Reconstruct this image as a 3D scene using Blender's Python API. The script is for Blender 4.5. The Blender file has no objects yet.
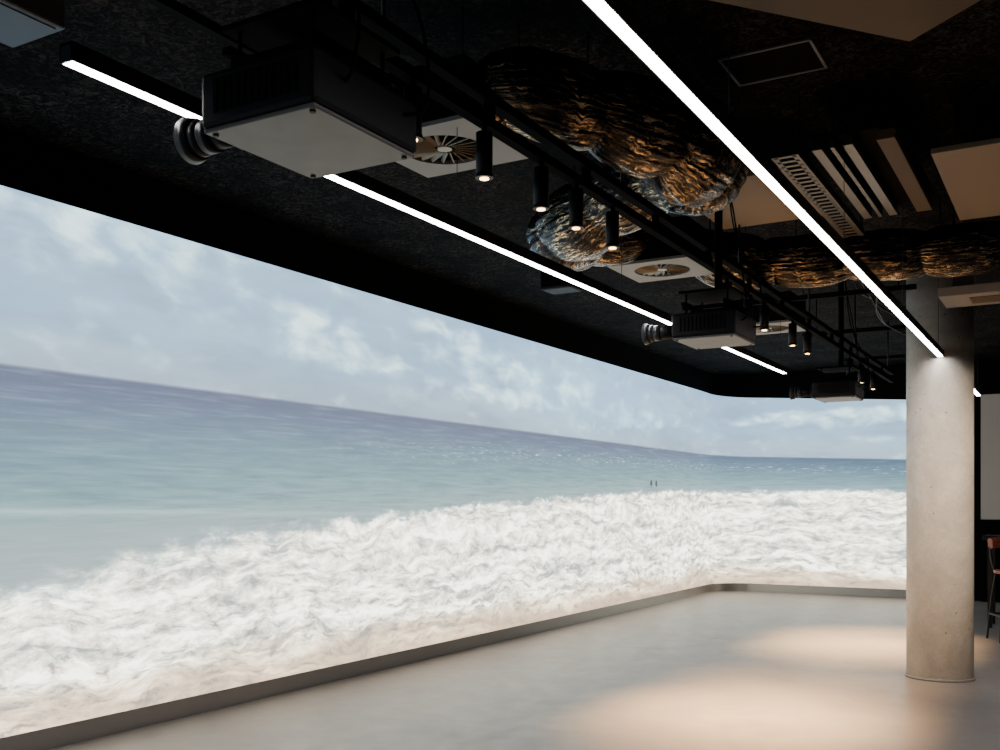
import bpy, bmesh, math, random
from mathutils import Vector, Matrix, noise
random.seed(4)
scene = bpy.context.scene
COL = scene.collection
H = 1.5

def srgb(r, g, b):            # display-referred value, converted by the curve at the end of the screen material
    return (r/255., g/255., b/255., 1.0)

# ------------------------------------------------------------------ node helpers
class NT:
    def __init__(s, name):
        s.mat = bpy.data.materials.new(name); s.mat.use_nodes = True
        s.t = s.mat.node_tree; s.n = s.t.nodes; s.l = s.t.links
        s.b = s.n['Principled BSDF']
    def put(s, sock, v):
        if isinstance(v, bpy.types.NodeSocket): s.l.new(v, sock)
        elif v is not None: sock.default_value = v
    def m(s, op, a, b=None, c=None, clamp=False):
        n = s.n.new('ShaderNodeMath'); n.operation = op; n.use_clamp = clamp
        s.put(n.inputs[0], a); s.put(n.inputs[1], b); s.put(n.inputs[2], c)
        return n.outputs[0]
    def rng(s, v, a, b, c=0., d=1., smooth=False):
        n = s.n.new('ShaderNodeMapRange'); n.clamp = True
        if smooth: n.interpolation_type = 'SMOOTHSTEP'
        s.put(n.inputs[0], v)
        for i, x in enumerate((a, b, c, d)): s.put(n.inputs[i+1], x)
        return n.outputs[0]
    def noise(s, vec, scale, detail=4, rough=.5, dist=0.):
        n = s.n.new('ShaderNodeTexNoise'); s.put(n.inputs['Vector'], vec)
        n.inputs['Scale'].default_value = scale; n.inputs['Detail'].default_value = detail
        n.inputs['Roughness'].default_value = rough; n.inputs['Distortion'].default_value = dist
        return n.outputs['Fac']
    def mix(s, f, a, b):
        n = s.n.new('ShaderNodeMix'); n.data_type = 'RGBA'
        s.put(n.inputs[0], f); s.put(n.inputs[6], a); s.put(n.inputs[7], b)
        return n.outputs[2]
    def ramp(s, f, stops):
        n = s.n.new('ShaderNodeValToRGB'); s.put(n.inputs[0], f)
        e = n.color_ramp.elements
        while len(e) < len(stops): e.new(.5)
        for i, (p, c) in enumerate(stops): e[i].position = p; e[i].color = c
        return n.outputs[0]
    def comb(s, x, y, z=0.):
        n = s.n.new('ShaderNodeCombineXYZ')
        s.put(n.inputs[0], x); s.put(n.inputs[1], y); s.put(n.inputs[2], z)
        return n.outputs[0]
    def coord(s, kind='Object'):
        return s.n.new('ShaderNodeTexCoord').outputs[kind]
    def curve(s, v, pts):
        n = s.n.new('ShaderNodeFloatCurve'); cv = n.mapping.curves[0]
        cv.points[0].location = pts[0]; cv.points[1].location = pts[-1]
        for p in pts[1:-1]: cv.points.new(*p)
        n.mapping.update(); s.put(n.inputs['Value'], v)
        return n.outputs[0]
    def bump(s, h, strength=.3, dist=.01):
        n = s.n.new('ShaderNodeBump'); s.put(n.inputs['Height'], h)
        n.inputs['Strength'].default_value = strength; n.inputs['Distance'].default_value = dist
        s.l.new(n.outputs[0], s.b.inputs['Normal'])

def mat(name, col, rough=.5, metal=0., var=.15, scale=12., bump=.0, spec=.5, emit=None, es=0.):
    t = NT(name)
    co = t.coord()
    f = t.noise(co, scale, 5, .6)
    lo = tuple(c*(1-var) for c in col[:3])+(1,)
    hi = tuple(min(1, c*(1+var)) for c in col[:3])+(1,)
    t.put(t.b.inputs['Base Color'], t.mix(f, lo, hi))
    t.put(t.b.inputs['Roughness'], t.rng(f, 0, 1, max(.02, rough-.08), min(1, rough+.08)))
    t.b.inputs['Metallic'].default_value = metal
    t.b.inputs['Specular IOR Level'].default_value = spec
    if bump: t.bump(t.noise(co, scale*6, 3), bump, .005)
    if emit:
        t.b.inputs['Emission Color'].default_value = emit
        t.b.inputs['Emission Strength'].default_value = es
    return t.mat

# ------------------------------------------------------------------ geometry helpers
def empty(name, loc=(0, 0, 0), rz=0.):
    o = bpy.data.objects.new(name, None); o.location = loc; o.rotation_euler = (0, 0, rz)
    o.empty_display_size = .1; COL.objects.link(o); return o

def addmesh(name, bm, m, parent=None, loc=(0, 0, 0), smooth=False, bevel=0., rot=(0, 0, 0)):
    me = bpy.data.meshes.new(name)
    bmesh.ops.recalc_face_normals(bm, faces=bm.faces)
    bm.to_mesh(me); bm.free()
    if smooth:
        for p in me.polygons: p.use_smooth = True
    for x in (m if isinstance(m, (list, tuple)) else [m]): me.materials.append(x)
    o = bpy.data.objects.new(name, me); o.location = loc; o.rotation_euler = rot
    COL.objects.link(o)
    if parent: o.parent = parent
    if bevel:
        b = o.modifiers.new('bev', 'BEVEL'); b.width = bevel; b.segments = 2; b.limit_method = 'ANGLE'
    return o

def bbox(bm, c, s, mi=0, rot=None):
    mtx = Matrix.Translation(c)
    if rot: mtx = mtx @ rot
    r = bmesh.ops.create_cube(bm, size=1, matrix=mtx @ Matrix.Diagonal((s[0], s[1], s[2], 1)))
    for f in {f for v in r['verts'] for f in v.link_faces}: f.material_index = mi

def bcyl(bm, c, r, h, axis='Z', r2=None, seg=32, mi=0, caps=True):
    rot = {'Z': Matrix.Identity(4), 'X': Matrix.Rotation(math.pi/2, 4, 'Y'), 'Y': Matrix.Rotation(-math.pi/2, 4, 'X')}[axis]
    rr = bmesh.ops.create_cone(bm, cap_ends=caps, segments=seg, radius1=r, radius2=r if r2 is None else r2, depth=h,
                               matrix=Matrix.Translation(c) @ rot)
    for f in {f for v in rr['verts'] for f in v.link_faces}:
        f.material_index = mi
        if len(f.verts) == 4: f.smooth = True

def box(name, c, s, m, parent=None, bevel=0., rz=0.):
    bm = bmesh.new(); bbox(bm, (0, 0, 0), s)
    return addmesh(name, bm, m, parent, c, bevel=bevel, rot=(0, 0, rz))

def cyl(name, c, r, h, m, parent=None, axis='Z', r2=None, seg=32):
    bm = bmesh.new(); bcyl(bm, (0, 0, 0), r, h, axis, r2, seg)
    return addmesh(name, bm, m, parent, c)

def cr(pts, n=10):
    P = [Vector(p) for p in pts]; P = [P[0]*2-P[1]] + P + [P[-1]*2-P[-2]]
    out = []
    for i in range(1, len(P)-2):
        for k in range(n):
            t = k/n; a, b, c, d = P[i-1:i+3]
            out.append(.5*((2*b)+(c-a)*t+(2*a-5*b+4*c-d)*t*t+(3*b-a-3*c+d)*t**3))
    out.append(P[-2]); return out

def tube_mesh(name, pts, rfun, m, parent=None, seg=24, n=10, cap=True):
    path = cr(pts, n); bm = bmesh.new(); uvl = bm.loops.layers.uv.new('UVMap')
    rings = []; L = 0; Ls = []
    up = Vector((0, 0, 1))
    for i, p in enumerate(path):
        t = (path[min(i+1, len(path)-1)]-path[max(i-1, 0)]).normalized()
        if i: L += (p-path[i-1]).length
        Ls.append(L)
        s = t.cross(up)
        if s.length < .05: s = t.cross(Vector((1, 0, 0)))
        s.normalize(); w = s.cross(t)
        ring = []
        for k in range(seg):
            a = 2*math.pi*k/seg
            r = rfun(L, a, i/(len(path)-1))
            ring.append(bm.verts.new(p+(s*math.cos(a)+w*math.sin(a))*r))
        rings.append(ring)
    for i in range(len(rings)-1):
        for k in range(seg):
            k2 = (k+1) % seg
            f = bm.faces.new((rings[i][k], rings[i][k2], rings[i+1][k2], rings[i+1][k]))
            uv = ((Ls[i], k/seg), (Ls[i], (k+1)/seg), (Ls[i+1], (k+1)/seg), (Ls[i+1], k/seg))
            for lp, c in zip(f.loops, uv): lp[uvl].uv = c
            f.smooth = True
    if cap:
        bm.faces.new(rings[0]); bm.faces.new(rings[-1])
    return addmesh(name, bm, m, parent)

def cable(name, pts, r, m, parent=None):
    return tube_mesh(name, pts, lambda L, a, p: r, m, parent, seg=8, n=8)

# ------------------------------------------------------------------ materials
M_black = mat('black_metal', (.008, .008, .009), .5, 0., .2, spec=.2)
M_blackmatte = mat('black_matte', (.004, .004, .004), .9, 0., .2, spec=.06)
M_dark = mat('dark_plastic', (.006, .006, .007), .5, spec=.10)
M_proj = mat('projector_grey', (.085, .086, .09), .45, 0., .05, spec=.3)
M_glass = mat('lens_glass', (.01, .012, .02), .05, 0., .1)
M_ring = mat('lens_ring', (.025, .025, .028), .4, .2, .1, spec=.25)
M_panel = mat('brown_panel', (.11, .07, .04), .6, 0., .12, 4, spec=.2)
M_panel2 = mat('pale_panel', (.23, .175, .13), .6, 0., .1, 4, spec=.25)
M_diff = mat('diffuser_white', (.20, .19, .18), .5, 0., .06, spec=.3)
M_greybox = mat('grey_casing', (.06, .062, .068), .5, 0., .06, spec=.3)
M_vane = mat('vane_metal', (.26, .21, .15), .4, .4, .1)
M_plinth = mat('plinth_steel', (.40, .385, .37), .33, .8, .10, 3)
M_galv = mat('galvanised', (.11, .095, .083), .4, .7, .25, 10)
M_led = mat('led_diffuser', (.9, .9, .9), .5, emit=(1, .96, .93, 1), es=36.)
M_warm = mat('spot_emitter', (.9, .8, .6), .5, emit=(1, .62, .28, 1), es=12.)
M_hatch = mat('hatch_trim', (.09, .115, .15), .5, .0, .1)
M_wood = mat('stool_seat', (.16, .035, .02), .5, 0., .3)
M_lightwall = mat('light_plaster', (.60, .57, .53), .8, 0., .06, 3)
M_wallgrey = mat('side_wall_plaster', (.05, .05, .05), .9, 0., .06, 3)
M_band = mat('coil_casing', (.24, .205, .185), .6, 0., .06)

# wood-wool acoustic ceiling
t = NT('wood_wool_black'); co = t.coord()
f1 = t.noise(co, 16, 7, .8, 2.2); f2 = t.noise(co, 2.2, 4, .6)
fib = t.m('MULTIPLY', t.rng(f1, .48, .64), t.rng(f2, .35, .65, .25, 1.))
t.put(t.b.inputs['Base Color'], t.mix(fib, (.0015, .0015, .0015, 1), (.070, .058, .050, 1)))
t.b.inputs['Roughness'].default_value = .85; t.b.inputs['Specular IOR Level'].default_value = .04
t.bump(f1, .6, .02)
M_ceil = t.mat

# concrete floor
t = NT('polished_concrete'); co = t.coord()
f1 = t.noise(co, .7, 6, .6, .6); f2 = t.noise(co, 9, 6, .7)
f = t.m('ADD', t.m('MULTIPLY', f1, .7), t.m('MULTIPLY', f2, .3))
t.put(t.b.inputs['Base Color'], t.mix(t.rng(f, .35, .65), (.155, .140, .138, 1), (.24, .221, .216, 1)))
t.put(t.b.inputs['Roughness'], t.rng(f2, .3, .7, .33, .46))
t.bump(f2, .04, .01)
M_floor = t.mat

# column concrete
t = NT('cast_concrete'); co = t.coord()
f1 = t.noise(co, 3, 7, .7, .5); f2 = t.noise(co, 55, 4, .7)
vor = t.n.new('ShaderNodeTexVoronoi'); t.put(vor.inputs['Vector'], co); vor.inputs['Scale'].default_value = 9
pit = t.rng(vor.outputs['Distance'], .04, .09)
c = t.mix(t.rng(f1, .36, .64), (.54, .49, .43, 1), (.74, .68, .61, 1))
c = t.mix(t.rng(f2, .4, .7, 0, .5), c, (.46, .41, .36, 1))
c = t.mix(pit, (.2, .17, .15, 1), c)
t.put(t.b.inputs['Base Color'], c); t.b.inputs['Roughness'].default_value = .75
t.bump(f2, .3, .01)
M_conc = t.mat

# foil duct: black-laminated foil, finely creased; gold reflections of the lit floor painted as base-colour streaks
t = NT('foil_duct'); uv = t.coord('UV')
sp = t.n.new('ShaderNodeSeparateXYZ'); t.put(sp.inputs[0], uv)
co = t.coord(); lg = t.noise(co, 5, 4, .65, .8)
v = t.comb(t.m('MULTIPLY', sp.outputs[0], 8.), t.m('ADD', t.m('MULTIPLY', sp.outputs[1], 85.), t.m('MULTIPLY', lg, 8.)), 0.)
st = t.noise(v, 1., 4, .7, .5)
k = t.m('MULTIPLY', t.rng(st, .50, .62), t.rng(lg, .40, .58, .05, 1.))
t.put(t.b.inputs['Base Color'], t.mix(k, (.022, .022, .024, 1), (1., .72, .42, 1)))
t.put(t.b.inputs['Metallic'], 1.); t.b.inputs['Roughness'].default_value = .25
t.b.inputs['Specular IOR Level'].default_value = .2
t.bump(st, .6, .014)
M_foil = t.mat

# projected seascape: real emissive screen, texture laid out in metres along the wall (u) and height (v)
t = NT('projected_seascape'); uv = t.coord('UV')
sp = t.n.new('ShaderNodeSeparateXYZ'); t.put(sp.inputs[0], uv); S, Z = sp.outputs[0], sp.outputs[1]
def fcurve(pts, vmax):
    P = [(max(0, s/21.), z/vmax) for s, z in pts]
    return t.m('MULTIPLY', t.curve(t.m('DIVIDE', S, 21.), P), vmax)
zh = t.rng(S, 16.8, 20.3, 2.31, 2.17)
zf = fcurve([(0, .85), (3.65, 1.06), (5.2, 1.28), (6.9, 1.38), (9.05, 1.49), (13.5, 1.67), (17, 1.72), (21, 1.66)], 3.)
def blob(s0, z0, rs, rz):
    a = t.m('POWER', t.m('DIVIDE', t.m('ABSOLUTE', t.m('SUBTRACT', S, s0)), rs), 2.)
    b = t.m('POWER', t.m('DIVIDE', t.m('ABSOLUTE', t.m('SUBTRACT', Z, z0)), rz), 2.)
    return t.m('SUBTRACT', 1., t.m('ADD', a, b), clamp=True)
env = None
for bl in [(4.3, 3.25, 1.6, .3), (6.3, 2.98, 1.0, .25), (6.9, 2.78, 1.1, .2), (8.3, 3.22, .9, .16),
           (9.4, 2.95, 1.7, .26), (9.6, 2.65, 1.8, .16), (11.4, 2.86, .8, .3), (13.2, 2.7, 1.4, .18), (18.8, 2.92, 2.2, .2)]:
    b = blob(*bl); env = b if env is None else t.m('MAXIMUM', env, b)
cn = t.noise(t.comb(t.m('MULTIPLY', S, 1.), t.m('MULTIPLY', Z, 2.0)), 2.3, 6, .5, .3)
cl = t.rng(t.m('ADD', t.m('MULTIPLY', env, .26), cn), .50, .92, smooth=True)
wisp = t.rng(t.noise(t.comb(t.m('MULTIPLY', S, .35), t.m('MULTIPLY', Z, 1.6)), 1.4, 4, .5, .3), .3, .7)
sky = t.ramp(t.rng(t.m('SUBTRACT', Z, zh), 0., 1.05), [(0, srgb(180, 194, 204)), (.35, srgb(180, 203, 215)), (1, srgb(172, 200, 214))])
sky = t.mix(t.m('MULTIPLY', wisp, .6), sky, srgb(204, 216, 221))
shade = t.noise(t.comb(t.m('MULTIPLY', S, .6), t.m('MULTIPLY', Z, 2.4)), 2.0, 4, .5)
sky = t.mix(t.rng(shade, .5, .75, 0, .4), sky, srgb(168, 187, 200))
sky = t.mix(t.m('MULTIPLY', cl, .8), sky, srgb(234, 238, 236))
sky = t.mix(t.m('MULTIPLY', blob(12., 2.9, 3.2, .9), .3), sky, srgb(208, 228, 234))
# sea
tt = t.m('DIVIDE', t.m('SUBTRACT', zh, Z), t.m('SUBTRACT', zh, zf))
sea = t.ramp(tt, [(0, srgb(134, 144, 166)), (.12, srgb(138, 153, 173)), (.35, srgb(148, 171, 182)), (.65, srgb(158, 184, 188)), (1, srgb(182, 197, 198))])
seaR = t.ramp(tt, [(0, srgb(102, 136, 160)), (.5, srgb(138, 169, 180)), (1, srgb(172, 194, 198))])
sea = t.mix(t.rng(S, 15., 18.), sea, seaR)
sw = t.noise(t.comb(t.m('MULTIPLY', S, .8), t.m('MULTIPLY', Z, 14.)), 2.2, 6, .65, .4)
sea = t.mix(t.rng(sw, .5, .8, 0, .45), sea, srgb(208, 218, 220))
sea = t.mix(t.rng(sw, .5, .2, 0, .45), sea, srgb(120, 141, 154))
sl = t.m('SUBTRACT', Z, t.rng(S, 2., 8., 1.47, 1.40))
swl = t.m('MULTIPLY', t.rng(t.m('ABSOLUTE', sl), .05, 0.), t.rng(S, 8., 4.))
sea = t.mix(t.m('MULTIPLY', swl, .55), sea, srgb(216, 225, 224))
sea = t.mix(t.m('MULTIPLY', t.rng(sl, 0., -.12), t.m('MULTIPLY', t.rng(S, 8.5, 5.), .6)), sea, srgb(190, 199, 200))
cap = t.noise(t.comb(t.m('MULTIPLY', S, 3.), t.m('MULTIPLY', Z, 24.)), 2.4, 4, .6)
capm = t.m('MULTIPLY', t.rng(cap, .57, .67), t.m('MULTIPLY', t.rng(t.m('ABSOLUTE', t.m('SUBTRACT', tt, .35)), .2, .05), t.rng(S, 6., 9.)))
sea = t.mix(t.m('MULTIPLY', capm, .7), sea, srgb(232, 238, 238))
# foam
en = t.noise(t.comb(S, t.m('MULTIPLY', Z, 2.2)), 2.6, 9, .70, .3)
fe = t.m('ADD', zf, t.m('MULTIPLY', t.m('SUBTRACT', en, .5), t.rng(S, 3., 12., .6, .30)))
foamm = t.rng(t.m('SUBTRACT', fe, Z), -.02, t.rng(S, 3., 8., .26, .06), smooth=True)
warp = t.m('MULTIPLY', t.noise(t.comb(S, t.m('MULTIPLY', Z, 1.5)), 1.2, 3), 1.2)
fa = t.noise(t.comb(S, t.m('MULTIPLY', t.m('ADD', Z, t.m('MULTIPLY', warp, .3)), 2.6)), 4.6, 10, .72, .3)
fb = t.noise(t.comb(t.m('MULTIPLY', S, .6), t.m('MULTIPLY', t.m('ADD', Z, t.m('MULTIPLY', warp, .4)), 5.2)), 1.3, 5, .6, .5)
fc = t.m('ADD', t.m('MULTIPLY', fa, .58), t.m('MULTIPLY', fb, .42))
foam = t.ramp(fc, [(.34, srgb(182, 189, 190)), (.42, srgb(212, 214, 211)), (.49, srgb(235, 234, 229)), (.57, srgb(250, 250, 247))])
sand = t.m('MULTIPLY', t.rng(t.m('ADD', Z, t.m('MULTIPLY', fb, .6)), .78, .48), t.rng(S, 2., 9., .5, 1.))
foam = t.mix(t.m('MULTIPLY', sand, .7), foam, srgb(214, 200, 180))
spot = t.m('MULTIPLY', t.rng(fa, .44, .34), t.rng(Z, 1.1, .4))
foam = t.mix(t.m('MULTIPLY', spot, .5), foam, srgb(186, 174, 162))
img = t.mix(foamm, sea, foam)
for s0, z0 in ((13.9, 1.79), (14.1, 1.785)):
    b = t.rng(blob(s0, z0, .045, .05), 0, .3)
    img = t.mix(t.m('MULTIPLY', b, .7), img, srgb(70, 80, 90))
img = t.mix(t.rng(t.m('SUBTRACT', Z, zh), -.012, .012), img, sky)
sc = t.n.new('ShaderNodeSeparateColor'); t.put(sc.inputs[0], img)
cc = t.n.new('ShaderNodeCombineColor')
CP = [(.15, -3.4), (.3, -2.4), (.47, -1.66), (.59, -1.11), (.745, -.288), (.8, 0), (.87, .55), (.94, 1.25), (1., 1.9)]
CP = [(0, 0)]+[(a, (b+4)/6) for a, b in CP]
for i in range(3):
    y = t.curve(sc.outputs[i], CP)
    t.put(cc.inputs[i], t.m('EXPONENT', t.m('SUBTRACT', t.m('MULTIPLY', y, 6.), 4.)))
t.b.inputs['Base Color'].default_value = (.12, .12, .12, 1); t.b.inputs['Roughness'].default_value = .8
t.b.inputs['Specular IOR Level'].default_value = .1
t.put(t.b.inputs['Emission Color'], cc.outputs[0]); t.b.inputs['Emission Strength'].default_value = .88
M_screen = t.mat

# ------------------------------------------------------------------ room shell
XL, YB, ZC = -5.47, 17.05, 3.7
XR, YF = 4.0, -3.0
box('floor', ((XL+XR)/2, (YF+YB)/2, -.05), (XR-XL+.6, YB-YF+.6, .1), M_floor)
box('ceiling', ((XL+XR)/2, (YF+YB)/2, ZC+.05), (XR-XL+.6, YB-YF+.6, .1), M_ceil)
box('wall_left', (XL-.13, (YF+YB)/2, ZC/2), (.2, YB-YF+.5, ZC), M_blackmatte)
box('wall_back', ((XL+XR)/2, YB+.13, ZC/2), (XR-XL+.06, .2, ZC), M_blackmatte)
box('wall_right', (XR+.1, (YF+YB)/2, ZC/2), (.2, YB-YF, ZC), M_wallgrey)
box('wall_front', ((XL+XR)/2, YF-.1, ZC/2), (XR-XL, .2, ZC), M_wallgrey)

R = .6
def wallpath(y0=YF, x1=-1.9):
    pts = []
    y = y0
    while y < YB-R: pts.append((XL, y, y)); y += .5
    for k in range(0, 17):
        a = math.pi/2*k/16
        pts.append((XL+R-R*math.cos(a), YB-R+R*math.sin(a), YB-R+R*a))
    s1 = YB-R+R*math.pi/2
    n = 6
    for k in range(1, n+1):
        xx = XL+R+(x1-XL-R)*k/n
        pts.append((xx, YB, s1+xx-(XL+R)))
    return pts
WP = wallpath()
def ztop(s): return 3.355 if s < 16.4 else 3.355-.25*(s-16.4)/3.9
def strip(name, zlo, zhi, m, off=0.):
    bm = bmesh.new(); uvl = bm.loops.layers.uv.new('UVMap'); prev = None
    for i, (x, y, s) in enumerate(WP):
        a = WP[max(i-1, 0)]; b = WP[min(i+1, len(WP)-1)]
        d = Vector((b[0]-a[0], b[1]-a[1])).normalized(); nx, ny = d.y, -d.x
        lo, hi = zlo(s), zhi(s)
        cur = (bm.verts.new((x+nx*off, y+ny*off, lo)), bm.verts.new((x+nx*off, y+ny*off, hi)), s, lo, hi)
        if prev:
            f = bm.faces.new((prev[0], cur[0], cur[1], prev[1])); f.smooth = True
            for lp, c in zip(f.loops, ((prev[2], prev[3]), (cur[2], cur[3]), (cur[2], cur[4]), (prev[2], prev[4]))): lp[uvl].uv = c
        prev = cur
    return addmesh(name, bm, m)
strip('projection_screen', lambda s: .125, ztop, M_screen, .0)
strip('trim_1', lambda s: ztop(s), lambda s: ZC, M_blackmatte, .012)
strip('baseboard_left', lambda s: 0., lambda s: .13, M_plinth, .008)

wp = empty('wall_panel', (-.1, YB-.02, 0))
box('panel_upper', (0, 0, 2.2), (2.5, .08, 1.9), M_lightwall, wp)
box('panel_lower', (0, -.02, .62), (2.5, .12, 1.24), M_blackmatte, wp)
for i in range(5):
    box('joint_%d' % i, (-.95+i*.5, -.045, 2.2), (.012, .01, 1.9), M_wallgrey, wp)

# ------------------------------------------------------------------ column
cx, cy, r = -1.07, 9.43, .268
c0 = empty('concrete_column', (cx, cy, 0))
bm = bmesh.new(); bcyl(bm, (0, 0, ZC/2), r, ZC, seg=96)
addmesh('shaft', bm, M_conc, c0)
bm = bmesh.new(); bcyl(bm, (0, 0, .012), r+.01, .024, seg=96)
addmesh('base_ring', bm, M_diff, c0)

# ------------------------------------------------------------------ linear LED pendants
def led(x, y0, y1, z):
    e = empty('linear_pendant_light', (x, (y0+y1)/2, z)); L = y1-y0
    bm = bmesh.new()
    bbox(bm, (0, 0, .052), (.05, L, .008)); bbox(bm, (-.0235, 0, .028), (.004, L, .052)); bbox(bm, (.0235, 0, .028), (.004, L, .052))
    bbox(bm, (0, -L/2+.003, .028), (.05, .006, .052)); bbox(bm, (0, L/2-.003, .028), (.05, .006, .052))
    addmesh('profile', bm, M_black, e)
    box('diffuser', (0, 0, .006), (.038, L-.014, .010), M_led, e)
    n = max(2, int(L/1.8)+1)
    for i in range(n):
        cyl('wire_%d' % i, (0, -L/2+.15+(L-.3)*i/(n-1), (.056+ZC-z)/2), .0018, ZC-z-.056, M_black, e, seg=8)
led(-2.44, 1.82, 9.60, 2.72)
led(-1.032, -.6, 9.15, 2.72)
led(-1.03, 9.72, 12.7, 2.72)
led(.55, 5.0, 9.15, 2.72)  # unseen pendant, added out of view to light the column more evenly

# ------------------------------------------------------------------ spotlight tracks
TZ = 3.0
def track(TX, Y0, Y1, SP, energy, aim=None, col=(1, .58, .23), ang=54):
    tr = empty('spotlight_track', (TX, 7.5, TZ))
    bm = bmesh.new()
    bbox(bm, (0, (Y0+Y1)/2-7.5, .0), (.045, Y1-Y0, .04))
    bbox(bm, (.0, (Y0+Y1)/2-7.5, .1), (.045, Y1-Y0, .04))
    y = Y0+.1
    while y < Y1:
        bbox(bm, (0, y-7.5, .05), (.02, .06, .08)); y += .9
    addmesh('rail', bm, M_blackmatte, tr)
    n = max(2, int((Y1-Y0)/2)+1)
    for i in range(n):
        cyl('rod_%d' % i, (0, Y0+.3+i*(Y1-Y0-.6)/(n-1)-7.5, (.12+ZC-TZ)/2), .008, ZC-TZ-.12, M_black, tr, seg=10)
    for i, yy in enumerate(SP):
        bm = bmesh.new()
        bcyl(bm, (0, 0, -.035), .012, .03, seg=16)
        bcyl(bm, (0, 0, -.13), .033, .17, seg=32)
        bcyl(bm, (0, 0, -.217), .036, .012, seg=32)
        addmesh('spot_%d' % i, bm, M_black, tr, (0, yy-7.5, 0))
        cyl('emitter_%d' % i, (0, yy-7.5, -.2245), .018, .004, M_warm, tr, seg=24)
        ld = bpy.data.lights.new('spot_lamp', 'SPOT'); ld.energy = energy(yy)
        ld.color = col; ld.spot_size = math.radians(ang); ld.spot_blend = 1.; ld.shadow_soft_size = .03
        lo = bpy.data.objects.new('spot_lamp_%d' % i, ld); lo.location = (0, yy-7.5, -.24); COL.objects.link(lo); lo.parent = tr
        if aim:
            d = Vector(aim)-Vector((TX, yy, TZ-.24)); lo.rotation_euler = d.to_track_quat('-Z', 'Y').to_euler()
track(-2.04, 2.45, 13.2, [2.59, 2.92, 3.41, 3.89, 4.24, 4.66, 6.53, 7.01, 7.44, 8.28, 8.79, 10.6, 11.2, 11.9],
      lambda y: 150 if y < 6 else (550 if 8 < y < 9 else 1800))
track(1.05, 4.5, 12.5, [6.2, 6.9], lambda y: 380, aim=(-1.07, 9.43, 1.2), col=(1, .80, .58), ang=50)  # added track, out of view; its lamps are aimed to brighten the column

# ------------------------------------------------------------------ projectors
def projector(x, y):
    e = empty('video_projector', (x, y, 2.5))
    bm = bmesh.new(); bbox(bm, (0, 0, .085), (.40, .46, .15)); addmesh('body', bm, M_dark, e, bevel=.015)
    bm = bmesh.new(); bbox(bm, (0, 0, .006), (.385, .445, .012)); addmesh('underside', bm, M_proj, e, bevel=.004)
    bm = bmesh.new()
    for k in range(9): bbox(bm, (-.201, .05+.018*k, .09), (.006, .007, .09))
    for k in range(12): bbox(bm, (-.14+.025*k, -.231, .09), (.012, .006, .09))
    addmesh('vents', bm, M_blackmatte, e)
    bm = bmesh.new()
    for fx in (-.17, .17):
        for fy in (-.2, .2): bcyl(bm, (fx, fy, -.002), .008, .006, seg=16)
    addmesh('feet', bm, M_dark, e)
    bm = bmesh.new()
    bcyl(bm, (-.225, -.03, .085), .058, .05, 'X', seg=40)
    bcyl(bm, (-.31, -.03, .085), .043, .13, 'X', seg=40)
    addmesh('lens_barrel', bm, M_dark, e)
    bm = bmesh.new()
    bcyl(bm, (-.36, -.03, .085), .05, .04, 'X', seg=40)
    bcyl(bm, (-.40, -.03, .085), .055, .03, 'X', r2=.05, seg=40)
    bcyl(bm, (-.43, -.03, .085), .068, .035, 'X', r2=.060, seg=40)
    addmesh('lens_ring', bm, M_ring, e)
    bm = bmesh.new(); bmesh.ops.create_uvsphere(bm, u_segments=24, v_segments=12, radius=.055, matrix=Matrix.Translation((-.44, -.03, .085)) @ Matrix.Diagonal((.35, 1, 1, 1)))
    addmesh('lens_glass', bm, M_glass, e, smooth=True)
    bm = bmesh.new()
    for fy in (0, .15, -.15): bbox(bm, (0, fy, .2), (.3, .03, .02))
    bbox(bm, (-.13, 0, .22), (.03, .4, .02)); bbox(bm, (.13, 0, .22), (.03, .4, .02))
    for fx in (-.13, .13):
        for fy in (-.15, .15): bcyl(bm, (fx, fy, .18), .008, .06, seg=10); bcyl(bm, (fx, fy, .25), .006, .08, seg=10)
    bbox(bm, (0, 0, .295), (.34, .36, .015))
    bcyl(bm, (.02, .02, (ZC-2.5+.30)/2), .025, ZC-2.5-.30, seg=20)
    bbox(bm, (.02, .02, ZC-2.5-.01), (.18, .18, .02))
    addmesh('ceiling_mount', bm, M_blackmatte, e)
    cable('power_cable', [(.19, .15, .1), (.25, .2, .14), (.22, .2, .4), (.1, .1, .7), (.05, .05, ZC-2.5)], .005, M_blackmatte, e)
    cable('signal_cable', [(.19, -.1, .1), (.24, -.12, .14), (.2, -.05, .35), (.12, 0, .8), (.05, -.03, ZC-2.5)], .005, M_blackmatte, e)
projector(-1.87, 2.19); projector(-1.99, 6.12); projector(-2.05, 10.1)

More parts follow.
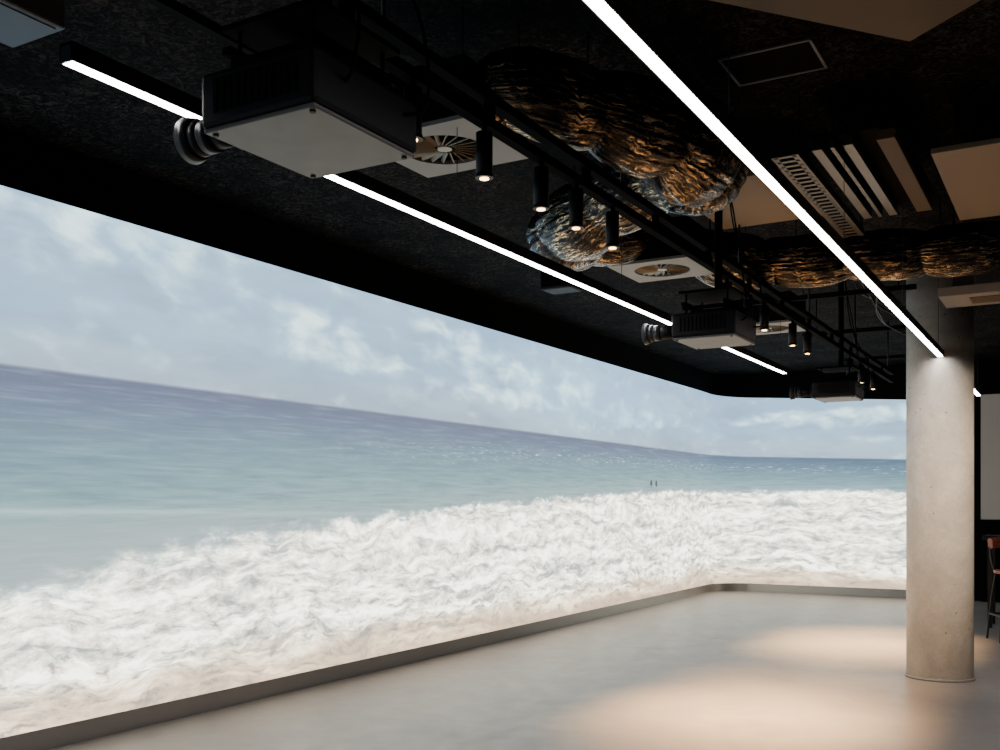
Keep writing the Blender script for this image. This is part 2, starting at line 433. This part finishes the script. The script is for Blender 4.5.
# ------------------------------------------------------------------ ceiling air diffusers
def diffuser(x, y, z):
    e = empty('ceiling_air_diffuser', (x, y, z))
    bm = bmesh.new(); n = 48; hs = .3; ri = .2
    outer = []; inner = []
    for k in range(n):
        a = 2*math.pi*k/n; ca, sa = math.cos(a), math.sin(a); q = hs/max(abs(ca), abs(sa))
        outer.append(bm.verts.new((ca*q, sa*q, 0))); inner.append(bm.verts.new((ca*ri, sa*ri, 0)))
    for k in range(n):
        j = (k+1) % n; bm.faces.new((outer[k], outer[j], inner[j], inner[k]))
    o = addmesh('face_plate', bm, M_diff, e); s = o.modifiers.new('s', 'SOLIDIFY'); s.thickness = .02; s.offset = 0
    bm = bmesh.new()
    for k in range(22):
        a = 2*math.pi*k/22
        rot = Matrix.Rotation(a, 4, 'Z') @ Matrix.Translation((.12, .02, 0)) @ Matrix.Rotation(.3, 4, 'Z') @ Matrix.Rotation(.9, 4, 'X')
        bbox(bm, (0, 0, 0), (.14, .02, .003), rot=rot)
    bcyl(bm, (0, 0, 0), .035, .012, seg=32)
    addmesh('swirl_vanes', bm, M_vane, e)
    bm = bmesh.new(); bbox(bm, (0, 0, .15), (.58, .58, .26)); addmesh('plenum_box', bm, M_blackmatte, e)
    for i, (fx, fy) in enumerate(((-.27, -.27), (.27, -.27), (-.27, .27), (.27, .27))):
        cyl('hanger_%d' % i, (fx, fy, (.28+ZC-z)/2), .004, ZC-z-.28, M_black, e, seg=8)
diffuser(-2.65, 4.06, 3.2); diffuser(-2.65, 6.95, 3.2); diffuser(-2.65, 9.8, 3.2)

# ------------------------------------------------------------------ foil ducts
def duct(pts, rk, pitch=.45):
    def rf(L, a, u):
        x = u*(len(rk)-1); i = min(int(x), len(rk)-2); r0 = rk[i]+(rk[i+1]-rk[i])*(x-i)
        ph = math.pi*L/pitch+.25*math.sin(a+L)
        pouch = .76+.24*abs(math.sin(ph))**.5
        q = noise.fractal(Vector((L*2.5, math.cos(a)*1.6, math.sin(a)*1.6)), 1., 2., 3)
        s = noise.noise(Vector((L*3., math.cos(a)*11, math.sin(a)*11)))
        s2 = noise.noise(Vector((L*6., math.cos(a)*24, math.sin(a)*24)))
        return r0*pouch*(1+.08*q+.04*s+.02*s2)
    e = empty('flexible_air_duct', (0, 0, 0))
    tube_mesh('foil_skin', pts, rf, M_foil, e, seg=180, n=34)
    path = cr(pts, 8)
    bm = bmesh.new()
    for i in range(3, len(path), 8):
        p = path[i]; bcyl(bm, (p.x, p.y, (p.z+ZC)/2+.05), .004, ZC-p.z-.1, seg=6)
    addmesh('hangers', bm, M_black, e)
duct([(-2.6, 4.4, 3.38), (-2.35, 4.05, 3.4), (-2.08, 4.2, 3.36), (-1.90, 4.5, 3.33), (-1.76, 4.95, 3.32), (-1.80, 5.30, 3.33),
      (-2.15, 5.5, 3.34), (-2.65, 5.7, 3.28), (-2.97, 6.0, 3.28), (-2.9, 6.35, 3.33), (-2.72, 6.7, 3.4)], [.15, .19, .2, .21, .27, .26, .19, .23, .25, .22, .17], .46)
duct([(-2.5, 7.3, 3.38), (-2.3, 7.45, 3.32), (-2.0, 7.6, 3.3), (-1.6, 7.75, 3.32), (-1.1, 7.85, 3.31), (-.5, 7.95, 3.32), (.3, 8.05, 3.35), (1.2, 8.15, 3.4)], [.2, .21, .2, .19, .18, .18, .18, .18], .55)

# ------------------------------------------------------------------ suspended panels & services
def panel(name, c, s, m, rz=0.):
    e = empty(name, c, rz)
    box('board', (0, 0, 0), s, m, e, bevel=.003)
    for i, (a, b) in enumerate(((-1, -1), (1, -1), (-1, 1), (1, 1))):
        cyl('rod_%d' % i, (a*s[0]*.42, b*s[1]*.42, (s[2]/2+ZC-c[2])/2), .005, ZC-c[2]-s[2]/2, M_black, e, seg=8)
rz = math.atan2(-.22, .27)
d1 = Vector((math.cos(rz), math.sin(rz))); d2 = Vector((-.4, -.6)).normalized()
ctr = Vector((-.58, 3.80))+d1*.6+d2*.75
panel('acoustic_panel', (ctr.x, ctr.y, 3.12), (1.2, 1.5, .03), M_panel, rz)
panel('acoustic_panel', (-.02, 6.7, 3.42), (1.4, 1.5, .03), M_panel2)
panel('acoustic_panel', (-1.83, 6.35, 3.42), (.68, 1.05, .03), M_panel2)
e = empty('access_hatch', (-1.34, 5.05, ZC))
bm = bmesh.new()
for sx in (-1, 1): bbox(bm, (sx*.22, 0, -.005), (.013, .36, .01)); bbox(bm, (0, sx*.175, -.005), (.455, .013, .01))
addmesh('frame', bm, M_hatch, e); box('door', (0, 0, -.003), (.42, .33, .005), M_blackmatte, e)
e = empty('cable_tray', (-1.40, 6.45, 3.38)); bm = bmesh.new()
for sx in (-1, 1):
    bbox(bm, (sx*.07, 0, .02), (.004, 1.9, .05))
    bbox(bm, (sx*.055, 0, -.004), (.03, 1.9, .004))
for k in range(24): bbox(bm, (0, -.93+k*.08, -.004), (.12, .03, .004))
addmesh('tray', bm, M_galv, e)
for i, yy in enumerate((-.9, .9)): cyl('rod_%d' % i, (.07, yy, (ZC-3.38)/2), .005, ZC-3.38, M_black, e, seg=8)
e = empty('linear_air_grille', (-1.05, 6.3, 3.42)); bm = bmesh.new()
bbox(bm, (0, 0, .05), (.46, 1.5, .02), mi=1)
for xx, ww in ((-.19, .05), (-.11, .02), (-.03, .05), (.16, .09)): bbox(bm, (xx, 0, .0), (ww, 1.5, .05), mi=0 if xx < .1 else 2)
addmesh('slats', bm, [M_galv, M_blackmatte, M_panel], e)
for i, yy in enumerate((-.7, .7)): cyl('rod_%d' % i, (0, yy, (.06+ZC-3.42)/2), .005, ZC-3.42-.06, M_black, e, seg=8)
e = empty('fan_coil_unit', (-.28, 8.35, 3.06))
box('casing', (0, 0, 0), (1.3, .5, .07), M_band, e, bevel=.006)
box('grille', (0, 0, -.037), (.9, .25, .006), M_panel, e)
for i, xx in enumerate((-.55, .55)): cyl('rod_%d' % i, (xx, -.2, (.035+ZC-3.06)/2), .006, ZC-3.06-.035, M_black, e, seg=8)
e = empty('ceiling_speaker', (-3.94, 7.9, 3.45))
box('cabinet', (0, 0, 0), (.3, .25, .2), M_dark, e, bevel=.02)
box('grille', (0, -.128, 0), (.26, .008, .16), M_blackmatte, e)
cyl('bracket', (0, 0, .175), .02, .15, M_black, e)
def strut(c, s):
    e = empty('strut_channel', c)
    bm = bmesh.new(); bbox(bm, (0, 0, 0), s)
    L = max(s[0], s[1]); ax = 0 if s[0] > s[1] else 1
    addmesh('channel', bm, M_blackmatte, e)
    for i, q in enumerate((-.4, .4)):
        p = [0, 0, (ZC-c[2])/2]; p[ax] = q*L
        cyl('rod_%d' % i, p, .006, ZC-c[2], M_blackmatte, e, seg=8)
for yy in (1.9, 2.6, 9.0, 11.0, 13.2): strut((-1.9, yy, 3.3), (1.4, .041, .041))
strut((-3.1, 2.5, 3.45), (.041, 3.0, .041))
e = empty('cable_bundle', (0, 0, 0))
for i in range(6):
    x0 = -2.9+.06*i; q = [(x0+random.uniform(-.05, .05), 1.2+k*.3, 3.50+random.uniform(-.12, .1)) for k in range(6)]
    cable('cable_%d' % i, [(x0, 1.0, ZC)]+q+[(x0, 3.0, ZC)], .008, M_black, e)
e = empty('cable_bundle', (0, 0, 0))
for i in range(5):
    q = [(-1.6+random.uniform(-.1, .1), 8.9+k*1., 3.35+random.uniform(-.1, .12)) for k in range(5)]
    cable('cable_%d' % i, [(-1.6, 8.5, ZC)]+q+[(-1.6, 14., ZC)], .009, M_black, e)
e = empty('junction_box', (-3.9, 2.5, 3.6))
box('casing', (0, 0, 0), (.36, .56, .2), M_greybox, e, .01); box('cover', (0, 0, -.102), (.30, .5, .006), M_greybox, e)

# ------------------------------------------------------------------ bar stools & table
def stool(x, y, rz):
    e = empty('bar_stool', (x, y, 0), rz)
    bm = bmesh.new(); bcyl(bm, (0, 0, .75), .19, .04, seg=32); addmesh('seat', bm, M_wood, e, bevel=.01)
    for i, (a, b) in enumerate(((-1, -1), (1, -1), (-1, 1), (1, 1))):
        cable('leg_%d' % i, [(a*.2, b*.2, 0), (a*.17, b*.17, .4), (a*.13, b*.13, .74)], .013, M_black, e)
    bm = bmesh.new()
    for sx in (-1, 1): bbox(bm, (sx*.18, 0, .28), (.02, .36, .02)); bbox(bm, (0, sx*.18, .28), (.36, .02, .02))
    addmesh('footrest', bm, M_black, e)
    for i, a in enumerate((-1, 1)):
        cable('back_post_%d' % i, [(a*.14, .14, .74), (a*.16, .2, .9), (a*.16, .22, 1.08)], .012, M_black, e)
    tube_mesh('backrest', [(-.17, .2, 1.05), (0, .25, 1.07), (.17, .2, 1.05)], lambda L, a, p: .03+.03*abs(math.sin(a)), M_wood, e)
stool(-.66, 12.3, .4); stool(-.1, 12.8, -.5)
e = empty('bar_table', (-.35, 13.7, 0))
box('top', (0, 0, 1.08), (1.4, .6, .05), M_dark, e, .005)
for i, (a, b) in enumerate(((-1, -1), (1, -1), (-1, 1), (1, 1))):
    box('leg_%d' % i, (a*.62, b*.24, .53), (.05, .05, 1.06), M_black, e)

# ------------------------------------------------------------------ world & camera
w = bpy.data.worlds.new('world'); scene.world = w; w.use_nodes = True
w.node_tree.nodes['Background'].inputs[0].default_value = (.02, .02, .025, 1)
cd = bpy.data.cameras.new('camera'); cd.sensor_width = 36; cd.lens = 36*1.010; cd.shift_y = .128; cd.clip_end = 100
cam = bpy.data.objects.new('camera', cd); cam.location = (0, 0, H); cam.rotation_euler = (math.pi/2, 0, math.radians(30))
COL.objects.link(cam); scene.camera = cam
